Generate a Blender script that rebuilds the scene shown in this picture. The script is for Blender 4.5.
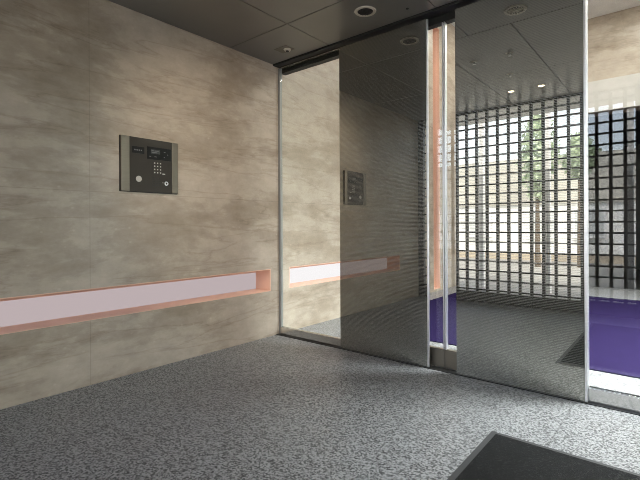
import bpy, bmesh, math, random
from mathutils import Vector, Matrix
random.seed(4)
S = bpy.context.scene
COL = S.collection
for o in list(bpy.data.objects):
    bpy.data.objects.remove(o)

# ------------------------------------------------------------------ camera
W = 2.9655      # left wall plane is x = -W
D = 2.905       # plane of the striped mirror panels
TOP = 2.555     # vestibule ceiling
cam = bpy.data.cameras.new('camera')
camo = bpy.data.objects.new('camera', cam)
COL.objects.link(camo)
cam.sensor_width = 36.0
cam.sensor_fit = 'HORIZONTAL'
cam.lens = 434.35 / 640 * 36
cam.shift_y = -(240 - 225.9) / 640
cam.clip_start = 0.05
cam.clip_end = 300
camo.location = (0, 0, 1.03)
camo.matrix_world = (Matrix.Translation((0, 0, 1.03)) @ Matrix.Rotation(0.6963, 4, 'Z')
                     @ Matrix.Rotation(math.pi / 2, 4, 'X') @ Matrix.Rotation(-0.0049, 4, 'Z'))
S.camera = camo

# ------------------------------------------------------------------ world
wd = bpy.data.worlds.new('sky')
S.world = wd
wd.use_nodes = True
nt = wd.node_tree
nt.nodes.clear()
out = nt.nodes.new('ShaderNodeOutputWorld')
bg = nt.nodes.new('ShaderNodeBackground')
sky = nt.nodes.new('ShaderNodeTexSky')
sky.sky_type = 'NISHITA'
sky.sun_disc = False
sky.sun_elevation = math.radians(48)
sky.sun_rotation = math.radians(60)
sky.air_density = 1.0
sky.dust_density = 3.0
hs = nt.nodes.new('ShaderNodeHueSaturation')
hs.inputs['Saturation'].default_value = 0.5
nt.links.new(sky.outputs[0], hs.inputs['Color'])
nt.links.new(hs.outputs[0], bg.inputs['Color'])
bg.inputs['Strength'].default_value = 1.25
nt.links.new(bg.outputs[0], out.inputs['Surface'])
sun = bpy.data.lights.new('sun', 'SUN')
sun.energy = 8.0
sun.angle = math.radians(1.0)
sun.color = (1.0, 0.96, 0.90)
suno = bpy.data.objects.new('sun', sun)
COL.objects.link(suno)
suno.rotation_euler = Vector((0.10, -1.0, -1.15)).to_track_quat('-Z', 'Y').to_euler()
S.view_settings.view_transform = 'Standard'
S.view_settings.look = 'None'
S.view_settings.gamma = 1.0
S.view_settings.exposure = 0.0
S.view_settings.use_curve_mapping = False
S.cycles.max_bounces = 12
S.cycles.diffuse_bounces = 5
S.cycles.glossy_bounces = 6
S.cycles.transparent_max_bounces = 16
S.cycles.sample_clamp_indirect = 6.0
S.cycles.use_denoising = True
S.cycles.filter_width = 0.9

# ------------------------------------------------------------------ materials
class M:
    def __init__(s, name):
        s.m = bpy.data.materials.new(name)
        s.m.use_nodes = True
        s.t = s.m.node_tree
        s.t.nodes.clear()
        s.out = s.n('ShaderNodeOutputMaterial')
    def n(s, kind, **kw):
        nd = s.t.nodes.new(kind)
        for k, v in kw.items():
            if k.startswith('i_'):
                nd.inputs[k[2:].replace('_', ' ')].default_value = v
            else:
                setattr(nd, k, v)
        return nd
    def l(s, a, b):
        s.t.links.new(a, b)
    def coord(s, scale=(1, 1, 1)):
        g = s.n('ShaderNodeNewGeometry')
        mp = s.n('ShaderNodeMapping')
        mp.inputs['Scale'].default_value = scale
        s.l(g.outputs['Position'], mp.inputs['Vector'])
        return mp.outputs[0]
    def noise(s, vec, scale, detail=4, rough=0.55, dist=0.0):
        nd = s.n('ShaderNodeTexNoise')
        nd.inputs['Scale'].default_value = scale
        nd.inputs['Detail'].default_value = detail
        nd.inputs['Roughness'].default_value = rough
        nd.inputs['Distortion'].default_value = dist
        if vec is not None:
            s.l(vec, nd.inputs['Vector'])
        return nd.outputs['Fac']
    def ramp(s, fac, stops):
        r = s.n('ShaderNodeValToRGB')
        e = r.color_ramp.elements
        while len(e) > 1:
            e.remove(e[-1])
        e[0].position = stops[0][0]
        c = stops[0][1]
        e[0].color = (*c, 1) if len(c) == 3 else c
        for p, c in stops[1:]:
            q = e.new(p)
            q.color = (*c, 1) if len(c) == 3 else c
        s.l(fac, r.inputs[0])
        return r.outputs[0]
    def mix(s, fac, a, b, kind='MIX'):
        m = s.n('ShaderNodeMix')
        m.data_type = 'RGBA'
        m.blend_type = kind
        for v, i in ((fac, 0), (a, 6), (b, 7)):
            if hasattr(v, 'links'):
                s.l(v, m.inputs[i])
            elif i == 0:
                m.inputs[0].default_value = v
            else:
                m.inputs[i].default_value = (*v, 1)
        return m.outputs[2]
    def math(s, op, a, b=None, c=None):
        m = s.n('ShaderNodeMath', operation=op)
        for i, v in enumerate((a, b, c)):
            if v is None:
                continue
            if hasattr(v, 'links'):
                s.l(v, m.inputs[i])
            else:
                m.inputs[i].default_value = v
        return m.outputs[0]
    def pbsdf(s, col=(0.5, 0.5, 0.5), rough=0.5, metal=0.0, spec=0.5, bump=None, bstr=0.1, bdist=0.002):
        p = s.n('ShaderNodeBsdfPrincipled')
        if hasattr(col, 'links'):
            s.l(col, p.inputs['Base Color'])
        else:
            p.inputs['Base Color'].default_value = (*col, 1)
        if hasattr(rough, 'links'):
            s.l(rough, p.inputs['Roughness'])
        else:
            p.inputs['Roughness'].default_value = rough
        p.inputs['Metallic'].default_value = metal
        p.inputs['Specular IOR Level'].default_value = spec
        if bump is not None:
            b = s.n('ShaderNodeBump')
            b.inputs['Strength'].default_value = bstr
            b.inputs['Distance'].default_value = bdist
            s.l(bump, b.inputs['Height'])
            s.l(b.outputs[0], p.inputs['Normal'])
        return p
    def done(s, node):
        s.l(node.outputs[0], s.out.inputs[0])
        return s.m

def plain(name, col, rough=0.5, metal=0.0, spec=0.5, var=0.06, nscale=6.0):
    m = M(name)
    f = m.noise(m.coord(), nscale, 3)
    a = tuple(max(0, c * (1 - var)) for c in col)
    b = tuple(min(1, c * (1 + var)) for c in col)
    return m.done(m.pbsdf(m.ramp(f, [(0.3, a), (0.7, b)]), rough, metal, spec))

def emit(name, col, strength):
    m = M(name)
    e = m.n('ShaderNodeEmission')
    e.inputs[0].default_value = (*col, 1)
    e.inputs[1].default_value = strength
    return m.done(e)

def stone(name, tint=(1.01, 0.965, 0.915), joints=True):
    """travertine-like limestone: wavy sideways bands, clouds, pale fossils, fine slab joints"""
    m = M(name)
    v = m.coord((1.0, 1.0, 3.0))
    warp = m.noise(v, 1.6, 5, 0.6)
    vv = m.n('ShaderNodeVectorMath', operation='ADD')
    sc = m.n('ShaderNodeVectorMath', operation='SCALE')
    cmb = m.n('ShaderNodeCombineXYZ')
    m.l(warp, cmb.inputs[2])
    m.l(cmb.outputs[0], sc.inputs[0])
    sc.inputs['Scale'].default_value = 0.30
    m.l(v, vv.inputs[0])
    m.l(sc.outputs[0], vv.inputs[1])
    bands = m.noise(vv.outputs[0], 1.25, 8, 0.66, 0.15)
    col = m.ramp(bands, [(0.34, (0.310, 0.265, 0.215)), (0.46, (0.375, 0.328, 0.275)), (0.50, (0.425, 0.377, 0.322)),
                         (0.60, (0.455, 0.407, 0.352)), (0.72, (0.50, 0.455, 0.40))])
    clouds = m.noise(m.coord((1, 1, 1.4)), 8, 6, 0.65)
    col = m.mix(0.6, col, m.ramp(clouds, [(0.35, (0.38, 0.38, 0.38)), (0.65, (0.64, 0.63, 0.61))]), 'SOFT_LIGHT')
    # thin dark wandering veins that follow the bedding
    v2 = m.coord((0.45, 0.45, 4.2))
    vn = m.noise(v2, 1.25, 8, 0.55, 0.35)
    d = m.math('ABSOLUTE', m.math('SUBTRACT', vn, 0.5))
    vein = m.ramp(d, [(0.0, (0.66, 0.61, 0.56)), (0.008, (0.86, 0.84, 0.82)), (0.03, (1, 1, 1))])
    col = m.mix(0.55, col, vein, 'MULTIPLY')
    # pale fossil flecks
    vo = m.n('ShaderNodeTexVoronoi')
    vo.inputs['Scale'].default_value = 9
    m.l(m.coord((1, 1, 1.3)), vo.inputs['Vector'])
    fl = m.ramp(vo.outputs['Distance'], [(0.04, (0.28, 0.28, 0.28)), (0.12, (0, 0, 0))])
    col = m.mix(fl, col, (0.62, 0.56, 0.48))
    col = m.mix(1.0, col, tint, 'MULTIPLY')
    rough = 0.34
    if joints:
        g = m.n('ShaderNodeNewGeometry')
        sp = m.n('ShaderNodeSeparateXYZ')
        m.l(g.outputs['Position'], sp.inputs[0])
        # vertical joints every 1.2 m, horizontal joints at the slab courses
        fy = m.math('PINGPONG', m.math('SUBTRACT', sp.outputs[1], 1.21), 0.85)
        fz = m.math('PINGPONG', m.math('SUBTRACT', sp.outputs[2], 1.262), 1.29)
        j = m.math('MINIMUM', fy, fz)
        jc = m.ramp(j, [(0.0, (0.62, 0.60, 0.58)), (0.0035, (0.72, 0.70, 0.68)), (0.0036, (1, 1, 1))])
        col = m.mix(0.55, col, jc, 'MULTIPLY')
    return m.done(m.pbsdf(col, rough, 0, 0.4, clouds, 0.05))

def granite(name, k=1.0):
    m = M(name)
    v = m.coord()
    a = m.n('ShaderNodeTexVoronoi')
    a.inputs['Scale'].default_value = 135
    a.feature = 'F1'
    m.l(v, a.inputs['Vector'])
    sep = m.n('ShaderNodeSeparateColor')
    m.l(a.outputs['Color'], sep.inputs[0])
    n1 = m.noise(v, 85, 5, 0.8)
    n2 = m.noise(v, 170, 3, 0.6)
    f = m.math('ADD', m.math('MULTIPLY', sep.outputs[0], 0.40), m.math('ADD', m.math('MULTIPLY', n1, 0.75), m.math('MULTIPLY', n2, 0.25)))
    col = m.ramp(f, [(0.46, (0.025 * k, 0.025 * k, 0.026 * k)), (0.57, (0.14 * k, 0.14 * k, 0.142 * k)),
                     (0.66, (0.36 * k, 0.36 * k, 0.36 * k)), (0.82, (0.74 * k, 0.74 * k, 0.74 * k))])
    g = m.n('ShaderNodeNewGeometry')
    sp = m.n('ShaderNodeSeparateXYZ')
    m.l(g.outputs['Position'], sp.inputs[0])
    j = m.math('PINGPONG', m.math('ADD', sp.outputs[0], 0.488), 1.5)
    jc = m.ramp(j, [(0.0, (0.35, 0.35, 0.35)), (0.003, (0.45, 0.45, 0.45)), (0.0042, (1, 1, 1))])
    col = m.mix(0.8, col, jc, 'MULTIPLY')
    return m.done(m.pbsdf(col, 0.38, 0, 0.4, n2, 0.08))

def glassmat(name, tint=(0.93, 0.96, 0.95)):
    """thin architectural pane: see-through plus Fresnel-like mirror reflection"""
    m = M(name)
    lw = m.n('ShaderNodeLayerWeight')
    lw.inputs['Blend'].default_value = 0.5
    p5 = m.math('POWER', lw.outputs['Facing'], 5.0)
    f = m.math('MULTIPLY_ADD', p5, 0.93, 0.050)
    tr = m.n('ShaderNodeBsdfTransparent')
    tr.inputs[0].default_value = (*tint, 1)
    gl = m.n('ShaderNodeBsdfGlossy')
    gl.inputs['Color'].default_value = (1, 1, 1, 1)
    gl.inputs['Roughness'].default_value = 0.0
    mx = m.n('ShaderNodeMixShader')
    m.l(f, mx.inputs[0])
    m.l(tr.outputs[0], mx.inputs[1])
    m.l(gl.outputs[0], mx.inputs[2])
    return m.done(mx)

def stripemat(name):
    """dark mirror glass printed with fine horizontal satin-silver lines"""
    m = M(name)
    g = m.n('ShaderNodeNewGeometry')
    sp = m.n('ShaderNodeSeparateXYZ')
    m.l(g.outputs['Position'], sp.inputs[0])
    fr = m.math('FRACT', m.math('DIVIDE', sp.outputs[2], 0.0098))
    st = m.math('GREATER_THAN', fr, 0.52)
    a = m.n('ShaderNodeBsdfGlossy')
    a.inputs['Color'].default_value = (0.39, 0.385, 0.34, 1)
    a.inputs['Roughness'].default_value = 0.0
    b1 = m.n('ShaderNodeBsdfGlossy')
    b1.inputs['Color'].default_value = (0.17, 0.167, 0.15, 1)
    b1.inputs['Roughness'].default_value = 0.0
    b2 = m.n('ShaderNodeBsdfGlossy')
    b2.inputs['Color'].default_value = (0.15, 0.148, 0.136, 1)
    b2.inputs['Roughness'].default_value = 0.25
    b = m.n('ShaderNodeAddShader')
    df = m.n('ShaderNodeBsdfDiffuse')
    df.inputs['Color'].default_value = (0.04, 0.039, 0.036, 1)
    b0 = m.n('ShaderNodeAddShader')
    m.l(b1.outputs[0], b0.inputs[0])
    m.l(df.outputs[0], b0.inputs[1])
    m.l(b0.outputs[0], b.inputs[0])
    m.l(b2.outputs[0], b.inputs[1])
    mx = m.n('ShaderNodeMixShader')
    m.l(st, mx.inputs[0])
    m.l(a.outputs[0], mx.inputs[1])
    m.l(b.outputs[0], mx.inputs[2])
    return m.done(mx)

def brushed(name, col, rough=0.3):
    m = M(name)
    f = m.noise(m.coord((2, 2, 160)), 3, 3)
    return m.done(m.pbsdf(m.ramp(f, [(0.3, tuple(c * 0.88 for c in col)), (0.7, col)]), rough, 1.0, 0.5))

def matmat(name):
    m = M(name)
    vo = m.n('ShaderNodeTexVoronoi')
    vo.inputs['Scale'].default_value = 210
    m.l(m.coord(), vo.inputs['Vector'])
    n = m.noise(m.coord(), 150, 3, 0.7)
    f = m.math('MULTIPLY', vo.outputs['Distance'], n)
    col = m.ramp(f, [(0.1, (0.004, 0.004, 0.004)), (0.36, (0.006, 0.006, 0.006)), (0.5, (0.05, 0.05, 0.047))])
    return m.done(m.pbsdf(col, 0.85, 0, 0.2, f, 0.8, 0.006))

def carpetmat(name):
    m = M(name)
    a = m.noise(m.coord(), 260, 3, 0.7)
    b = m.noise(m.coord(), 5, 4)
    col = m.mix(0.5, m.ramp(a, [(0.3, (0.010, 0.0065, 0.025)), (0.7, (0.024, 0.017, 0.057))]),
                m.ramp(b, [(0.3, (0.015, 0.010, 0.036)), (0.7, (0.019, 0.013, 0.045))]))
    return m.done(m.pbsdf(col, 0.95, 0, 0.0, a, 0.6, 0.004))

def leafmat(name, a, b):
    m = M(name)
    f = m.noise(m.coord(), 9, 2)
    return m.done(m.pbsdf(m.ramp(f, [(0.35, a), (0.65, b)]), 0.6))

STONE = stone('beige_banded_limestone')
STONE2 = stone('pale_limestone', (1.1, 1.05, 1.0))
GRAN = granite('speckled_grey_granite', 0.45)
CEIL = plain('dark_satin_metal_panel', (0.21, 0.20, 0.185), 0.30, 0.5, 0.5, 0.04, 2)
BLACK = plain('matt_black_metal', (0.012, 0.012, 0.011), 0.5)
GLASS = glassmat('clear_glass')
STRIPE = stripemat('striped_dark_mirror')
CHROME = brushed('bright_steel', (0.80, 0.80, 0.82), 0.38)
STEEL = brushed('satin_steel', (0.66, 0.65, 0.62), 0.16)
DSTEEL = plain('dark_bronze_plate', (0.036, 0.032, 0.026), 0.5, 0.0, 0.3)
SALMON = plain('salmon_pink_lacquer', (0.78, 0.50, 0.38), 0.5, 0, 0.4, 0.06, 5)
PALESAL = plain('pale_salmon_panel', (0.72, 0.59, 0.51), 0.5, 0, 0.4, 0.05, 3)
TRIM = brushed('brown_steel', (0.25, 0.225, 0.185), 0.5)
GREYM = plain('grey_anodised_metal', (0.30, 0.30, 0.29), 0.45, 0.4)
CARPET = carpetmat('purple_carpet_pile')
MATM = matmat('black_loop_matting')
RUBBER = plain('grey_rubber_edging', (0.035, 0.035, 0.035), 0.6)
DARKBAR = plain('dark_bronze_lattice', (0.020, 0.018, 0.015), 0.45, 0.3)
CREAM = plain('cream_painted_ring', (0.55, 0.50, 0.42), 0.45)
WHITE = plain('white_paint', (0.80, 0.80, 0.80), 0.5)
PLASTER = plain('white_plaster', (0.78, 0.76, 0.72), 0.7)
SCREEN = plain('black_glass_display', (0.006, 0.006, 0.007), 0.35, 0, 0.2)
PANELLIT = emit('lit_pinkish_diffuser', (1.0, 0.84, 0.86), 0.50)
BEAM = plain('off_white_beam', (0.55, 0.53, 0.50), 0.6)
PANELLIT2 = emit('bright_lit_pinkish_diffuser', (1.0, 0.92, 0.94), 1.15)
WARMLAMP = emit('warm_lamp', (1.0, 0.80, 0.55), 40.0)
HALL = plain('charcoal_hall_finish', (0.018, 0.017, 0.017), 0.35)

# ------------------------------------------------------------------ helpers
def bx(bm, x0, x1, y0, y1, z0, z1):
    vs = [bm.verts.new((x, y, z)) for x in (x0, x1) for y in (y0, y1) for z in (z0, z1)]
    for f in ((0, 1, 3, 2), (4, 6, 7, 5), (0, 4, 5, 1), (2, 3, 7, 6), (0, 2, 6, 4), (1, 5, 7, 3)):
        bm.faces.new([vs[i] for i in f])

def cyl(bm, c, r0, r1, h, axis='Z', seg=32, r_end=None):
    """ring/disc profile: r1 = None gives a solid cylinder, otherwise a tube of inner radius r1"""
    c = Vector(c)
    def pt(r, a, t):
        u, v = r * math.cos(a), r * math.sin(a)
        if axis == 'Z':
            return c + Vector((u, v, t))
        if axis == 'X':
            return c + Vector((t, u, v))
        return c + Vector((u, t, v))
    re = r_end if r_end is not None else r0
    A = [bm.verts.new(pt(r0, 2 * math.pi * i / seg, 0)) for i in range(seg)]
    B = [bm.verts.new(pt(re, 2 * math.pi * i / seg, h)) for i in range(seg)]
    if r1:
        C_ = [bm.verts.new(pt(r1, 2 * math.pi * i / seg, 0)) for i in range(seg)]
        E_ = [bm.verts.new(pt(r1, 2 * math.pi * i / seg, h)) for i in range(seg)]
    for i in range(seg):
        j = (i + 1) % seg
        bm.faces.new((A[i], A[j], B[j], B[i]))
        if r1:
            bm.faces.new((C_[j], C_[i], E_[i], E_[j]))
            bm.faces.new((A[j], A[i], C_[i], C_[j]))
            bm.faces.new((B[i], B[j], E_[j], E_[i]))
    if not r1:
        bm.faces.new(A[::-1])
        bm.faces.new(B)

def world_loc(o):
    v = Vector(o.location)
    while o.parent:
        o = o.parent
        v += Vector(o.location)
    return v

def obj(name, bm, mat, parent=None, bevel=0.0, loc=None, smooth=False, label=None):
    bmesh.ops.recalc_face_normals(bm, faces=bm.faces)
    off = world_loc(parent) if parent else Vector(loc or (0, 0, 0))
    bmesh.ops.translate(bm, vec=-off, verts=bm.verts)
    me = bpy.data.meshes.new(name)
    bm.to_mesh(me)
    bm.free()
    for m in (mat if isinstance(mat, (list, tuple)) else [mat]):
        me.materials.append(m)
    if smooth:
        for p in me.polygons:
            p.use_smooth = True
    o = bpy.data.objects.new(name, me)
    COL.objects.link(o)
    if parent:
        o.parent = parent
    else:
        o.location = off
    if bevel:
        b = o.modifiers.new('bevel', 'BEVEL')
        b.width = bevel
        b.segments = 2
        b.limit_method = 'ANGLE'
    if label:
        o['label'] = label
    return o

def box(name, mat, parent, *c, bevel=0.0, label=None, loc=None):
    bm = bmesh.new()
    bx(bm, *c)
    return obj(name, bm, mat, parent, bevel, loc, label=label)

def tag(o, label, cat, kind=None, group=None):
    o['label'] = label
    o['category'] = cat
    if kind:
        o['kind'] = kind
    if group:
        o['group'] = group
    return o

def thing(name, label, cat, loc, kind=None, group=None):
    o = bpy.data.objects.new(name, None)
    o.empty_display_size = 0.05
    COL.objects.link(o)
    o.location = loc
    return tag(o, label, cat, kind, group)

def dup(root, loc, label, group=None):
    r = root.copy()
    COL.objects.link(r)
    r.location = loc
    r['label'] = label
    if group:
        r['group'] = group
    for ch in list(root.children):
        c = ch.copy()
        COL.objects.link(c)
        c.parent = r
        for g in ch.children:
            d = g.copy()
            COL.objects.link(d)
            d.parent = c
    return r

# ------------------------------------------------------------------ setting
N1 = (0.566, 2.8245, 0.421, 0.629)          # vestibule niche  y0 y1 z0 z1
N2 = (3.075, 5.10, 0.421, 0.629)            # lobby niche
N3 = (6.29, 6.53, 0.03, 4.15)               # upright slot in the lobby
YB, LH = 8.3, 4.4                           # lobby end, lobby height

def wall_with_holes(x, y0, y1, z0, z1, holes, depth, thick):
    bm = bmesh.new()
    ys = sorted({y0, y1, *[h[0] for h in holes], *[h[1] for h in holes]})
    zs = sorted({z0, z1, *[h[2] for h in holes], *[h[3] for h in holes]})
    V = {}
    def vert(xx, y, z):
        k = (round(xx, 4), round(y, 4), round(z, 4))
        if k not in V:
            V[k] = bm.verts.new((xx, y, z))
        return V[k]
    for i in range(len(ys) - 1):
        for j in range(len(zs) - 1):
            a, b, c, d = ys[i], ys[i + 1], zs[j], zs[j + 1]
            if any(h[0] <= a and b <= h[1] and h[2] <= c and d <= h[3] for h in holes):
                xx = x - depth
            else:
                xx = x
            bm.faces.new((vert(xx, a, c), vert(xx, b, c), vert(xx, b, d), vert(xx, a, d)))
    for h in holes:
        for k in range(len(ys) - 1):
            a, b = ys[k], ys[k + 1]
            if h[0] <= a and b <= h[1]:
                for z in h[2:4]:
                    bm.faces.new((vert(x, a, z), vert(x, b, z), vert(x - depth, b, z), vert(x - depth, a, z)))
        for k in range(len(zs) - 1):
            a, b = zs[k], zs[k + 1]
            if h[2] <= a and b <= h[3]:
                for y in h[0:2]:
                    bm.faces.new((vert(x, y, a), vert(x, y, b), vert(x - depth, y, b), vert(x - depth, y, a)))
    xb = x - thick
    for i in range(len(ys) - 1):
        for z in (z0, z1):
            bm.faces.new((vert(x, ys[i], z), vert(x, ys[i + 1], z), vert(xb, ys[i + 1], z), vert(xb, ys[i], z)))
        for j in range(len(zs) - 1):
            bm.faces.new((vert(xb, ys[i], zs[j]), vert(xb, ys[i + 1], zs[j]), vert(xb, ys[i + 1], zs[j + 1]), vert(xb, ys[i], zs[j + 1])))
    for j in range(len(zs) - 1):
        for y in (y0, y1):
            bm.faces.new((vert(x, y, zs[j]), vert(x, y, zs[j + 1]), vert(xb, y, zs[j + 1]), vert(xb, y, zs[j])))
    return bm

o = obj('wall_left', wall_with_holes(-W, -0.4, YB, 0.0, LH, [N1, N2, N3], 0.225, 0.40), STONE)
tag(o, 'beige banded limestone wall running along the left side into the lobby', 'wall', 'structure')

o = box('floor', GRAN, None, -W - 0.4, 2.2, -1.4, YB + 4.2, -0.15, 0.0)
tag(o, 'speckled grey granite floor of the vestibule and lobby', 'floor', 'structure')

# ceiling of the vestibule: satin panels with open joints
bm = bmesh.new()
bx(bm, -W, 2.0, -0.75, 2.86, TOP + 0.02, TOP + 0.12)
G = 0.0035
def panels(y0, y1, xs):
    for a, b in zip(xs[:-1], xs[1:]):
        bx(bm, a + G, b - G, y0 + G, y1 - G, TOP, TOP + 0.021)
panels(2.359, 2.864, [-W - 0.0035, -2.286, -1.322, -0.356, 0.61, 1.58, 2.0])
XS = [-W - 0.0035, -2.286, -1.640, -0.993, -0.347, 0.30, 0.946, 1.592, 2.0]
panels(1.172, 2.359, XS)
panels(0.03, 1.172, XS)
panels(-0.74, 0.03, XS)
o = obj('ceiling', bm, CEIL)
tag(o, 'dark satin metal panel ceiling with thin open joints', 'ceiling', 'structure')
o.data.materials.append(BLACK)
for p in o.data.polygons:
    if p.center.z > TOP + 0.0205:
        p.material_index = 1

o = box('ceiling', PLASTER, None, -W, 2.0, 3.05, YB, LH, LH + 0.15)
o.name = 'ceiling_lobby'
tag(o, 'white plaster ceiling high above the lobby behind the glass', 'ceiling', 'structure')
# bulkhead above the glazing
o = box('wall_front', STONE, None, -W, 2.0, 2.86, 3.05, TOP + 0.01, LH + 0.15)
tag(o, 'stone bulkhead above the glass partition', 'wall', 'structure')
bm = bmesh.new()
for c in ((-0.4, 1.2, 0.0, LH), (1.2, 3.15, 0.0, LH), (3.15, 5.6, 2.9, LH), (5.6, YB, 0.0, LH)):
    bx(bm, 2.0, 2.2, *c)
o = obj('wall_right', bm, STONE)
tag(o, 'limestone wall at the far right with an opening for the added lobby window', 'wall', 'structure')
for n_, a, b, z1, lab in (('added_window', 3.15, 5.6, 2.9, 'wide unseen side window added in the right wall of the lobby'),):
    t = thing(n_, lab, 'window', (2.1, (a + b) / 2, 0), 'structure')  # unseen window added to bring daylight onto the vestibule wall
    bm = bmesh.new()
    for c in ((a, a + 0.05, 0.001, z1), (b - 0.05, b, 0.001, z1), (a + 0.05, b - 0.05, 0.001, 0.06), (a + 0.05, b - 0.05, z1 - 0.05, z1)):
        bx(bm, 2.07, 2.13, *c)
    obj('window_frame', bm, STEEL, t)
    box('glass_pane', GLASS, t, 2.095, 2.105, a + 0.05, b - 0.05, 0.06, z1 - 0.05)
# lobby end wall above the dark opening, with a paler beam along its foot
bm = bmesh.new()
bx(bm, -W, 2.0, YB, YB + 0.3, 2.85, LH)
o = obj('wall_back', bm, STONE)
tag(o, 'limestone wall at the lobby end above the dark hall opening', 'wall', 'structure')
o = box('trim_1', BEAM, None, -W, 2.0, YB - 0.05, YB, 2.85, 3.35)
tag(o, 'pale beam band under the stone at the lobby end', 'beam', 'structure')
bm = bmesh.new()
bx(bm, -W, 2.0, YB + 4.0, YB + 4.2, 0, 2.85)
bx(bm, -W - 0.2, -W, YB, YB + 4.2, 0, 2.85)
bx(bm, 2.0, 2.2, YB, YB + 4.2, 0, 2.85)
bx(bm, -W - 0.2, 2.2, YB + 0.3, YB + 4.2, 2.85, 3.0)
o = obj('wall_hall', bm, HALL)
tag(o, 'charcoal walls and soffit of the dark hall beyond the lobby', 'wall', 'structure')

o = box('floor_hall', HALL, None, -W, 2.0, YB + 0.15, YB + 4.0, 0.0, 0.004)
tag(o, 'dark floor of the hall beyond the lobby opening', 'floor', 'structure')
# ceiling slot that carries the sliding doors
bm = bmesh.new()
bx(bm, -W, 2.0, 2.868, 2.885, TOP - 0.013, TOP + 0.009)
bx(bm, -W, 2.0, 2.97, 3.03, TOP - 0.06, TOP + 0.009)
bx(bm, -W, 2.0, 2.885, 2.97, TOP - 0.012, TOP + 0.009)
o = obj('trim_2', bm, BLACK)
tag(o, 'black door track set in the ceiling above the glass', 'door track', 'structure')
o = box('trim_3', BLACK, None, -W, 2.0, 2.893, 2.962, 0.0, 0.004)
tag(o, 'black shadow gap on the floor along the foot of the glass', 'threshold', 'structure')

# ------------------------------------------------------------------ glazing
def pane(name, x0, x1, rail, label, left_stile=None):
    t = thing(name, label, 'window', ((x0 + x1) / 2, 2.945, 0), 'structure')
    box('glass_pane', GLASS, t, x0, x1, 2.940, 2.950, rail, 2.528)
    bm = bmesh.new()
    bx(bm, x0, x1, 2.922, 2.962, 0.0045, rail - 0.004)
    bx(bm, x0, x1, 2.926, 2.958, rail - 0.004, rail)
    obj('base_rail', bm, STEEL, t, 0.001, label='brushed steel base rail')
    box('top_rail', STEEL, t, x0, x1, 2.925, 2.96, 2.528, TOP - 0.013, bevel=0.001)
    return t

w1 = pane('window_1', -2.939, -2.16, 0.074, 'clear fixed glass pane in the corner beside the beige wall')
bm = bmesh.new()
bx(bm, -W + 0.001, -W + 0.012, 2.93, 2.96, 0.004, 2.53)
bx(bm, -W + 0.016, -W + 0.026, 2.93, 2.96, 0.004, 2.53)
bx(bm, -W + 0.012, -W + 0.016, 2.94, 2.96, 0.004, 2.53)
obj('wall_channel', bm, GREYM, w1, label='steel channel against the wall')
w2 = pane('window_2', -0.424, 1.98, 0.088, 'clear fixed glass pane at the right with purple carpet behind it')
box('end_stile', CHROME, w2, -0.434, -0.4245, 2.925, 2.962, 0.005, 2.527, bevel=0.001)

def leaf(name, x0, x1, stile_x, label):
    t = thing(name, label, 'door', ((x0 + x1) / 2, 2.99, 0), 'structure')
    box('glass_pane', GLASS, t, x0, x1, 2.985, 2.995, 0.135, 2.50)
    box('bottom_rail', TRIM, t, x0, x1, 2.972, 3.008, 0.006, 0.135, bevel=0.001, label='brushed steel bottom rail')
    box('top_rail', BLACK, t, x0, x1, 2.975, 3.005, 2.50, TOP - 0.062)
    box('meeting_stile', CHROME, t, stile_x, stile_x + 0.009, 2.974, 3.006, 0.135, 2.50, bevel=0.001, label='bright steel meeting stile')
    return t
leaf('door_1', -2.12, -1.322, -1.332, 'sliding glass door leaf left of the centre gap')
leaf('door_2', -1.318, -0.46, -1.3175, 'sliding glass door leaf right of the centre gap')

def mirror(x0, x1, label, bright_edge):
    t = thing('mirror_panel', label, 'mirror panel', ((x0 + x1) / 2, D, 0))
    box('panel_sheet', STRIPE, t, x0, x1, D, D + 0.010, 0.005, 2.525)
    box('panel_backing', BLACK, t, x0 + 0.002, x1 - 0.002, D + 0.0105, D + 0.014, 0.006, 2.520)
    if bright_edge:
        box('edge_strip', CHROME, t, x1 + 0.0005, x1 + 0.014, D - 0.001, D + 0.015, 0.005, 2.52, bevel=0.002, label='chrome edge strip')
    return t
mirror(-2.21, -1.423, 'narrower dark mirror panel with fine stripes, reflecting intercom and glowing niche', True)
mirror(-1.204, -0.440, 'wider dark mirror panel with fine stripes, reflecting lattice and doormat', True)

# ------------------------------------------------------------------ light niches
def light_niche(hole, label, upright=False, lit=PANELLIT):
    y0, y1, z0, z1 = hole
    dp, th = 0.21, 0.006
    e = 0.0008
    t = thing('recessed_light_niche', label, 'light niche', (-W - dp, (y0 + y1) / 2, z0))
    x0 = -W - dp
    bm = bmesh.new()
    bx(bm, x0, -W - 0.001, y0 + e, y1 - e, z0 + e, z0 + th)
    bx(bm, x0, -W - 0.001, y0 + e, y1 - e, z1 - th, z1 - e)
    bx(bm, x0, -W - 0.001, y0 + e, y0 + th, z0 + th, z1 - th)
    bx(bm, x0, -W - 0.001, y1 - th, y1 - e, z0 + th, z1 - th)
    obj('niche_lining', bm, SALMON, t, label='salmon pink lining')
    box('light_panel', PALESAL if upright else lit, t, x0 + 0.001, x0 + 0.008, y0 + th, y1 - th, z0 + th, z1 - th, label='glowing pinkish white back panel')
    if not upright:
        # sloping salmon strip stands for lip shade and warm bounce on the panel
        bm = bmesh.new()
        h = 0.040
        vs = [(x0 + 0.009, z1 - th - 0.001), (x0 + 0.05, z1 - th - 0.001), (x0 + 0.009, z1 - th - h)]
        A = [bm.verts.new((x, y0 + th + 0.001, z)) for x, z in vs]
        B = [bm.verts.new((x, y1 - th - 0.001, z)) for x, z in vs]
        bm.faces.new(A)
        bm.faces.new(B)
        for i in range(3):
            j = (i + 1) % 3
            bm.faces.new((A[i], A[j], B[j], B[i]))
        obj('lip_shade_strip', bm, SALMON, t)
    return t
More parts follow.
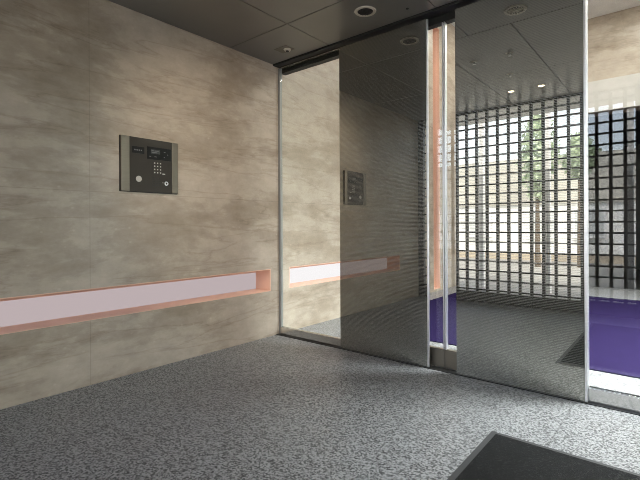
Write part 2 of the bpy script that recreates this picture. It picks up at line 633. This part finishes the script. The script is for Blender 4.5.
light_niche(N1, 'long glowing pink niche in the beige wall below the intercom')
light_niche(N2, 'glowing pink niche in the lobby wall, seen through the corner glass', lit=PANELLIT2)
light_niche(N3, 'tall upright salmon slot in the lobby wall seen through the door gap', upright=True)

# ------------------------------------------------------------------ intercom
IY0, IY1, IZ0, IZ1 = 1.407, 1.844, 1.279, 1.661
it = thing('entrance_intercom', 'dark metal intercom panel with keypad and display on the beige wall', 'intercom', (-W, (IY0 + IY1) / 2, IZ0))
def iyz(u, v):
    return IY0 + u * (IY1 - IY0), IZ1 - v * (IZ1 - IZ0)
XF = -W + 0.018
box('back_box', BLACK, it, -W + 0.0005, -W + 0.004, IY0 - 0.004, IY1 + 0.002, IZ0 - 0.004, IZ1 + 0.001)
box('face_plate', DSTEEL, it, -W + 0.004, XF, IY0 + 0.06, IY1 - 0.05, IZ0, IZ1, bevel=0.001)
box('side_trim', TRIM, it, -W + 0.004, XF + 0.003, IY0, IY0 + 0.0595, IZ0, IZ1, bevel=0.002, label='satin steel side strip')
box('side_trim', TRIM, it, -W + 0.004, XF + 0.003, IY1 - 0.0495, IY1, IZ0, IZ1, bevel=0.002, label='satin steel side strip')
def irect(name, mat, u0, u1, v0, v1, x0, x1, parent=it, bevel=0.0005):
    a, b = iyz(u0, v0), iyz(u1, v1)
    return box(name, mat, parent, x0, x1, a[0], b[0], b[1], a[1], bevel=bevel)
d1 = irect('name_display', SCREEN, 0.175, 0.385, 0.17, 0.295, XF, XF + 0.0015)
LCD = plain('dim_lcd', (0.035, 0.040, 0.040), 0.3)
LCD2 = plain('lcd_segments', (0.16, 0.16, 0.155), 0.4)
for k in range(4):
    irect('segment', LCD2, 0.215 + 0.036 * k, 0.236 + 0.036 * k, 0.222, 0.245, XF + 0.0016, XF + 0.0021, d1, 0)
d2 = irect('main_display', SCREEN, 0.43, 0.862, 0.14, 0.375, XF, XF + 0.0015)
irect('lcd_field', LCD, 0.50, 0.66, 0.185, 0.265, XF + 0.0016, XF + 0.0020, d2, 0)
for k, (u, w, v) in enumerate([(0.51, 0.045, 0.205), (0.565, 0.07, 0.205), (0.52, 0.09, 0.235), (0.56, 0.04, 0.315), (0.47, 0.03, 0.315), (0.73, 0.03, 0.21), (0.73, 0.02, 0.31), (0.79, 0.02, 0.25)]):
    irect('segment', LCD2, u, u + w, v, v + 0.012, XF + 0.0021, XF + 0.0026, d2, 0)
BTN = plain('pale_button', (0.45, 0.44, 0.41), 0.4)
for r in range(4):
    for c in range(3):
        y, z = iyz(0.563 + c * 0.053, 0.44 + r * 0.060)
        box('key_button', BTN, it, XF, XF + 0.004, y - 0.0045, y + 0.0045, z - 0.0045, z + 0.0045, bevel=0.001)
irect('badge', BTN, 0.705, 0.755, 0.625, 0.648, XF, XF + 0.0015)
bm = bmesh.new()
for r in range(5):
    a, b = iyz(0.515, 0.715 + r * 0.035), iyz(0.675, 0.73 + r * 0.035)
    for k in range(3):
        w = (b[0] - a[0]) / 3
        bx(bm, XF - 0.001, XF + 0.0008, a[0] + k * w + 0.003, a[0] + (k + 1) * w - 0.003, b[1], a[1])
obj('speaker_grille', bm, BLACK, it)
y, z = iyz(0.29, 0.765)
bm = bmesh.new()
cyl(bm, (XF, y, z), 0.0215, None, 0.003, 'X', 32, 0.0205)
obj('card_sensor', bm, BTN, it, label='pale round key sensor')
y, z = iyz(0.775, 0.815)
bm = bmesh.new()
cyl(bm, (XF, y, z), 0.0155, 0.008, 0.006, 'X', 28, 0.0145)
lk = obj('lock_ring', bm, CHROME, it)
box('keyhole', BLACK, lk, XF, XF + 0.004, y - 0.0025, y + 0.0025, z - 0.006, z + 0.006)
irect('status_lamp', BTN, 0.70, 0.725, 0.80, 0.812, XF, XF + 0.0015)

# ------------------------------------------------------------------ doormat
mt = thing('doormat', 'black loop doormat with grey rubber edging on the granite floor', 'doormat', (0.1, 1.4, 0))
MX0, MX1, MY0, MY1 = -0.735, 0.95, 0.60, 2.206
box('mat_pile', MATM, mt, MX0 + 0.028, MX1 - 0.028, MY0 + 0.028, MY1 - 0.028, 0.0005, 0.010, bevel=0.002)
bm = bmesh.new()
for a in ((MX0, MX0 + 0.0275, MY0, MY1), (MX1 - 0.0275, MX1, MY0, MY1), (MX0 + 0.0275, MX1 - 0.0275, MY0, MY0 + 0.0275), (MX0 + 0.0275, MX1 - 0.0275, MY1 - 0.0275, MY1)):
    bx(bm, *a, 0.0005, 0.006)
obj('mat_border', bm, RUBBER, mt, 0.002, label='grey rubber border')

# ------------------------------------------------------------------ carpet
o = box('carpet', CARPET, None, -2.65, 1.7, 3.585, 7.22, 0.0005, 0.009)
tag(o, 'purple lobby carpet laid on granite behind the glass', 'carpet')

# ------------------------------------------------------------------ ceiling fittings
def ring_fit(name, x, y, label, cat, baffles, group=None):
    t = thing(name, label, cat, (x, y, TOP), None, group)
    bm = bmesh.new()
    cyl(bm, (x, y, TOP - 0.008), 0.074, 0.056, 0.0075, 'Z', 48, 0.078)
    obj('trim_ring', bm, CREAM, t, 0.001, label='cream ring')
    bm = bmesh.new()
    cyl(bm, (x, y, TOP - 0.003), 0.0555, None, 0.0025, 'Z', 48)
    obj('inner_disc', bm, BLACK, t)
    bm = bmesh.new()
    if baffles == 'grid':
        for k in range(-3, 4):
            w = math.sqrt(max(0, 0.052 ** 2 - (k * 0.014) ** 2))
            bx(bm, x + k * 0.014 - 0.001, x + k * 0.014 + 0.001, y - w, y + w, TOP - 0.007, TOP - 0.0035)
        obj('baffle', bm, DSTEEL, t)
    else:
        for k in range(16):
            a = 2 * math.pi * k / 16
            c, s_ = math.cos(a), math.sin(a)
            vs = []
            for r, w in ((0.016, 0.0016), (0.053, 0.0042)):
                for sg in (-1, 1):
                    for zz in (TOP - 0.009, TOP - 0.0035):
                        vs.append(bm.verts.new((x + r * c - sg * w * s_, y + r * s_ + sg * w * c, zz)))
            for f in ((0, 1, 3, 2), (4, 6, 7, 5), (0, 4, 5, 1), (2, 3, 7, 6), (0, 2, 6, 4), (1, 5, 7, 3)):
                bm.faces.new([vs[i] for i in f])
        cyl(bm, (x, y, TOP - 0.010), 0.015, None, 0.006, 'Z', 24)
        obj('vent_fins', bm, CREAM, t)
    return t
ring_fit('recessed_downlight', -1.727, 2.579, 'unlit round ceiling downlight with cream ring near the glass', 'downlight', 'grid')
ring_fit('ceiling_vent', -0.905, 2.558, 'round finned ceiling vent reflected at the top of the wider mirror panel', 'vent', 'fins')

# small lamps
def lamp(x, y, label):
    t = thing('spot_lamp', label, 'spotlight', (x, y, TOP), None, 'small spot lamps in the vestibule ceiling')
    bm = bmesh.new()
    cyl(bm, (x, y, TOP - 0.006), 0.040, 0.031, 0.0055, 'Z', 28, 0.037)
    obj('trim_ring', bm, CREAM, t)
    bm = bmesh.new()
    cyl(bm, (x, y, TOP - 0.0035), 0.0305, None, 0.003, 'Z', 24)
    obj('lamp_lens', bm, WARMLAMP, t, label='glowing warm lens')
    ld = bpy.data.lights.new('spot_lamp_beam', 'SPOT')
    ld.energy = 85
    ld.spot_size = math.radians(62)
    ld.spot_blend = 1.0
    ld.shadow_soft_size = 0.03
    ld.color = (1.0, 0.86, 0.68)
    lo = bpy.data.objects.new('spot_lamp_beam', ld)
    COL.objects.link(lo)
    lo.parent = t
    lo.location = (0, 0, -0.02)
    lo.rotation_euler = (Vector((-W, 2.55, 1.35)) - Vector((x, y, TOP))).to_track_quat('-Z', 'Y').to_euler()
    return t
l1 = lamp(-1.497, 0.61, 'lit spot lamp in the ceiling, left of the glowing pair in the mirror')
dup(l1, (-1.183, 0.61, TOP), 'lit spot lamp in the ceiling, right of the glowing pair in the mirror')
def sprinkler(x, y, label):
    t = thing('ceiling_sprinkler', label, 'sprinkler', (x, y, TOP), None, 'small sprinklers in the vestibule ceiling')
    bm = bmesh.new()
    cyl(bm, (x, y, TOP - 0.005), 0.026, None, 0.0045, 'Z', 24, 0.034)
    obj('cover_plate', bm, CREAM, t)
    bm = bmesh.new()
    cyl(bm, (x, y, TOP - 0.024), 0.008, None, 0.019, 'Z', 16, 0.010)
    cyl(bm, (x, y, TOP - 0.027), 0.016, None, 0.003, 'Z', 20)
    obj('sprinkler_head', bm, STEEL, t)
    return t
s1 = sprinkler(-1.493, 1.771, 'small ceiling sprinkler left of the upper pair seen in the mirror')
dup(s1, (-1.175, 1.774, TOP), 'small ceiling sprinkler right of the upper pair seen in the mirror')
dup(s1, (-1.337, 1.21, TOP), 'small ceiling sprinkler alone nearer the glowing lamps in the mirror')
bm = bmesh.new()
cyl(bm, (-1.481, 2.74, TOP - 0.004), 0.010, None, 0.0035, 'Z', 16)
tag(obj('ceiling_plug', bm, BLACK), 'tiny black round plug in the ceiling near the door track', 'plug')

PLATE = plain('taupe_plate', (0.16, 0.14, 0.11), 0.5)
t = thing('smoke_detector', 'small ceiling sensor on a square plate above the wall corner', 'detector', (-2.62, 2.69, TOP))
box('mount_plate', PLATE, t, -2.70, -2.56, 2.625, 2.735, TOP - 0.004, TOP - 0.0005, bevel=0.001)
bm = bmesh.new()
cyl(bm, (-2.605, 2.69, TOP - 0.020), 0.026, None, 0.0155, 'Z', 28, 0.034)
dm = obj('sensor_dome', bm, CREAM, t, 0.003)
bm = bmesh.new()
cyl(bm, (-2.605, 2.69, TOP - 0.026), 0.012, None, 0.0055, 'Z', 20, 0.015)
obj('sensor_eye', bm, BLACK, dm)

# ------------------------------------------------------------------ lattice screen at the entrance (behind the viewpoint)
LY0, LY1 = -0.02, 0.02
px, pz = 0.1355, 0.1263
t = thing('lattice_screen', 'dark bronze square lattice screen at the entrance, mirrored in the striped panel', 'screen', (-1.7, 0.0, 0))
bm = bmesh.new()
bx(bm, -W + 0.001, -2.88, LY0 - 0.01, LY1 + 0.01, 0, TOP)
bx(bm, -0.395, -0.30, LY0 - 0.02, LY1 + 0.015, 0, TOP)
bx(bm, -2.88, -0.395, LY0 - 0.01, LY1 + 0.01, 0, 0.15)
bx(bm, -2.88, -0.395, LY0 - 0.005, LY1 + 0.005, 2.53, TOP)
obj('frame', bm, DARKBAR, t)
bm = bmesh.new()
xs = [-0.490 - px * k for k in range(18)]
for x in xs:
    if x > -2.82:
        bx(bm, x - 0.0165, x + 0.0165, LY0, LY1, 0.15, 2.53)
zs = [2.449 - pz * k for k in range(19)]
for z in zs:
    if z > 0.16:
        bx(bm, -2.88, -0.395, LY0 + 0.004, LY1 - 0.004, z - 0.0095, z + 0.0095)
obj('lattice_grid', bm, DARKBAR, t)
# head of the doorway and wall on its far side
o = box('wall_entrance', DARKBAR, None, 1.35, 2.0, -0.03, 0.02, 0, TOP)
tag(o, 'dark bronze wall panel at the far side of the entrance doorway', 'wall', 'structure')

# ------------------------------------------------------------------ outside
bm = bmesh.new()
bx(bm, -40, 30, -60, -1.4, -0.17, -0.02)
bx(bm, 2.201, 30, -1.4, 40, -0.17, -0.02)
o = obj('ground', bm, plain('pale_concrete_paving', (0.27, 0.265, 0.25), 0.8, 0, 0.3, 0.12, 3))
tag(o, 'pale paving outside the entrance, seen only in reflections', 'ground', 'structure')
t = thing('opposite_building', 'pale low building across the street, mirrored through the lattice', 'building', (-4, -11, 0))
WINP = plain('pale_blind', (0.5, 0.52, 0.52), 0.3)
WALLW = plain('white_render', (0.78, 0.78, 0.76), 0.8, 0, 0.3, 0.1, 0.8)
GREYW = plain('grey_beige_render', (0.46, 0.445, 0.40), 0.8, 0, 0.3, 0.15, 0.8)
box('lower_wall', WALLW, t, -22, 14, -12, -10.5, -0.02, 1.75)
box('upper_wall', GREYW, t, -22, 14, -12, -10.4, 1.75, 3.35)
for k in range(9):
    xa = -12 + 1.9 * k + 0.3 * math.sin(k * 2.1)
    f = box('window_frame', WHITE, t, xa, xa + 0.9, -10.42, -10.36, 0.6, 1.6)
    box('window_pane', WINP, f, xa + 0.06, xa + 0.84, -10.36, -10.355, 0.66, 1.54)
o = box('kerb_wall', plain('beige_kerb', (0.42, 0.36, 0.28), 0.8), None, -20, 12, -8.2, -8.0, -0.02, 0.18)
tag(o, 'low beige kerb along the street, mirrored through the lattice', 'kerb')
for i, (x, lab) in enumerate(((-2.579, 'leftmost'), (-1.58, 'middle'), (-0.554, 'rightmost'))):
    t = thing('porch_post', 'slim white porch post outside the lattice, %s of three in the mirror' % lab, 'post', (x, -1.5, -0.02), None, 'white posts outside the lattice')
    bm = bmesh.new()
    bx(bm, x - 0.035, x - 0.006, -1.54, -1.46, -0.01, 3.0)
    bx(bm, x + 0.006, x + 0.035, -1.54, -1.46, -0.01, 3.0)
    bx(bm, x - 0.006, x + 0.006, -1.52, -1.48, -0.01, 3.0)
    obj('shaft', bm, WHITE, t)
    box('base_plate', STEEL, t, x - 0.07, x + 0.07, -1.57, -1.43, -0.02, -0.01)
LEAF = leafmat('bright_green_leaves', (0.34, 0.42, 0.28), (0.55, 0.64, 0.46))
BARK = plain('brown_bark', (0.10, 0.075, 0.05), 0.9)
def tree(x, y, z0, z1, r, label):
    t = thing('street_tree', label, 'tree', (x, y, -0.02), None, 'trees across the entrance path')
    bm = bmesh.new()
    cyl(bm, (x, y, -0.02), 0.07, None, z0 + 0.4, 'Z', 10, 0.04)
    for k in range(5):
        a = k * 1.26
        p0 = Vector((x, y, z0 + 0.1))
        p1 = p0 + Vector((math.cos(a) * r * 0.6, math.sin(a) * r * 0.6, (z1 - z0) * 0.6))
        q = (p1 - p0).normalized().cross(Vector((0, 0, 1))).normalized() * 0.02
        u = Vector((0, 0, 0.02))
        vs = [bm.verts.new(v) for v in (p0 + q, p0 - q + u, p0 - q - u, p1)]
        for f in ((0, 1, 2), (0, 1, 3), (1, 2, 3), (2, 0, 3)):
            bm.faces.new([vs[i] for i in f])
    obj('trunk', bm, BARK, t)
    bm = bmesh.new()
    rnd = random.Random(int(x * 100))
    cz = (z0 + z1) / 2
    for k in range(1500):
        a, b = rnd.uniform(0, 6.283), math.acos(rnd.uniform(-1, 1))
        rr = r * rnd.uniform(0.45, 1) * (0.8 + 0.25 * math.sin(3 * a + 2 * b))
        c = Vector((x + rr * math.sin(b) * math.cos(a), y + rr * math.sin(b) * math.sin(a), cz + (z1 - z0) / 2 * rnd.uniform(0.5, 1) * math.cos(b)))
        n = Vector((rnd.gauss(0, 1), rnd.gauss(0, 1), rnd.gauss(0, 1))).normalized()
        u = n.orthogonal().normalized()
        v = n.cross(u)
        s_ = rnd.uniform(0.05, 0.09)
        vs = [bm.verts.new(c + p) for p in (u * s_, v * s_ * 0.5, -u * s_, -v * s_ * 0.5)]
        bm.faces.new(vs)
    obj('foliage', bm, LEAF, t)
tree(-2.79, -6.0, 1.6, 4.0, 0.55, 'taller green tree outside, mirrored through the middle of the lattice')
tree(-1.93, -6.4, 2.1, 3.3, 0.42, 'shorter green tree outside, mirrored at the right edge of the lattice')

# ------------------------------------------------------------------ fill lamps added in the lobby ceiling, out of view (warm white)
def fill_lamp(x, y, label):
    t = thing('lobby_fill_lamp', label, 'downlight', (x, y, LH), None, 'added fill lamps in the high lobby ceiling')
    bm = bmesh.new()
    cyl(bm, (x, y, LH - 0.012), 0.16, 0.14, 0.0115, 'Z', 32)
    obj('trim_ring', bm, WHITE, t)
    bm = bmesh.new()
    cyl(bm, (x, y, LH - 0.006), 0.139, None, 0.0055, 'Z', 32)
    obj('lamp_lens', bm, LOBL, t)
    ld = bpy.data.lights.new('fill_lamp_light', 'AREA')
    ld.shape = 'DISK'
    ld.size = 0.27
    ld.energy = LOBBY_W
    ld.color = (1.0, 0.95, 0.88)
    lo = bpy.data.objects.new('fill_lamp_light', ld)
    COL.objects.link(lo)
    lo.parent = t
    lo.location = (0, 0, -0.014)
    return t
LOBL = emit('fill_lamp_glow', (1.0, 0.93, 0.82), 6.0)
LOBBY_W = 24
k = 0
for y, ylab in ((5.5, 'nearer the glass'), (7.2, 'nearest the end wall')):
    for x, xlab in ((-2.1, 'left'), (-0.4, 'centre'), (1.2, 'right')):
        fill_lamp(x, y, 'added warm fill lamp, unseen in the lobby ceiling, %s row, %s' % (ylab, xlab))

# unseen panel added over the lobby front to brighten the floor (cool daylight white)
t = thing('lobby_fill_panel', 'large added fill panel, unseen high in the lobby just behind the glass', 'added fill light', (1.08, 4.0, LH))
bm = bmesh.new()
for a in ((0.21, 0.27, 3.24, 4.76), (1.89, 1.95, 3.24, 4.76), (0.27, 1.89, 3.24, 3.30), (0.27, 1.89, 4.70, 4.76)):
    bx(bm, *a, LH - 0.03, LH - 0.0005)
obj('panel_frame', bm, WHITE, t)
box('diffuser', emit('fill_diffuser', (0.95, 0.97, 1.0), 5.0), t, 0.271, 1.889, 3.301, 4.699, LH - 0.012, LH - 0.001)
ld = bpy.data.lights.new('fill_panel_light', 'AREA')
ld.shape = 'RECTANGLE'
ld.size = 1.6
ld.size_y = 1.38
ld.spread = math.radians(110)
ld.energy = 590
ld.color = (0.96, 0.97, 1.0)
lo = bpy.data.objects.new('fill_panel_light', ld)
COL.objects.link(lo)
lo.parent = t
lo.location = (0, 0, -0.02)
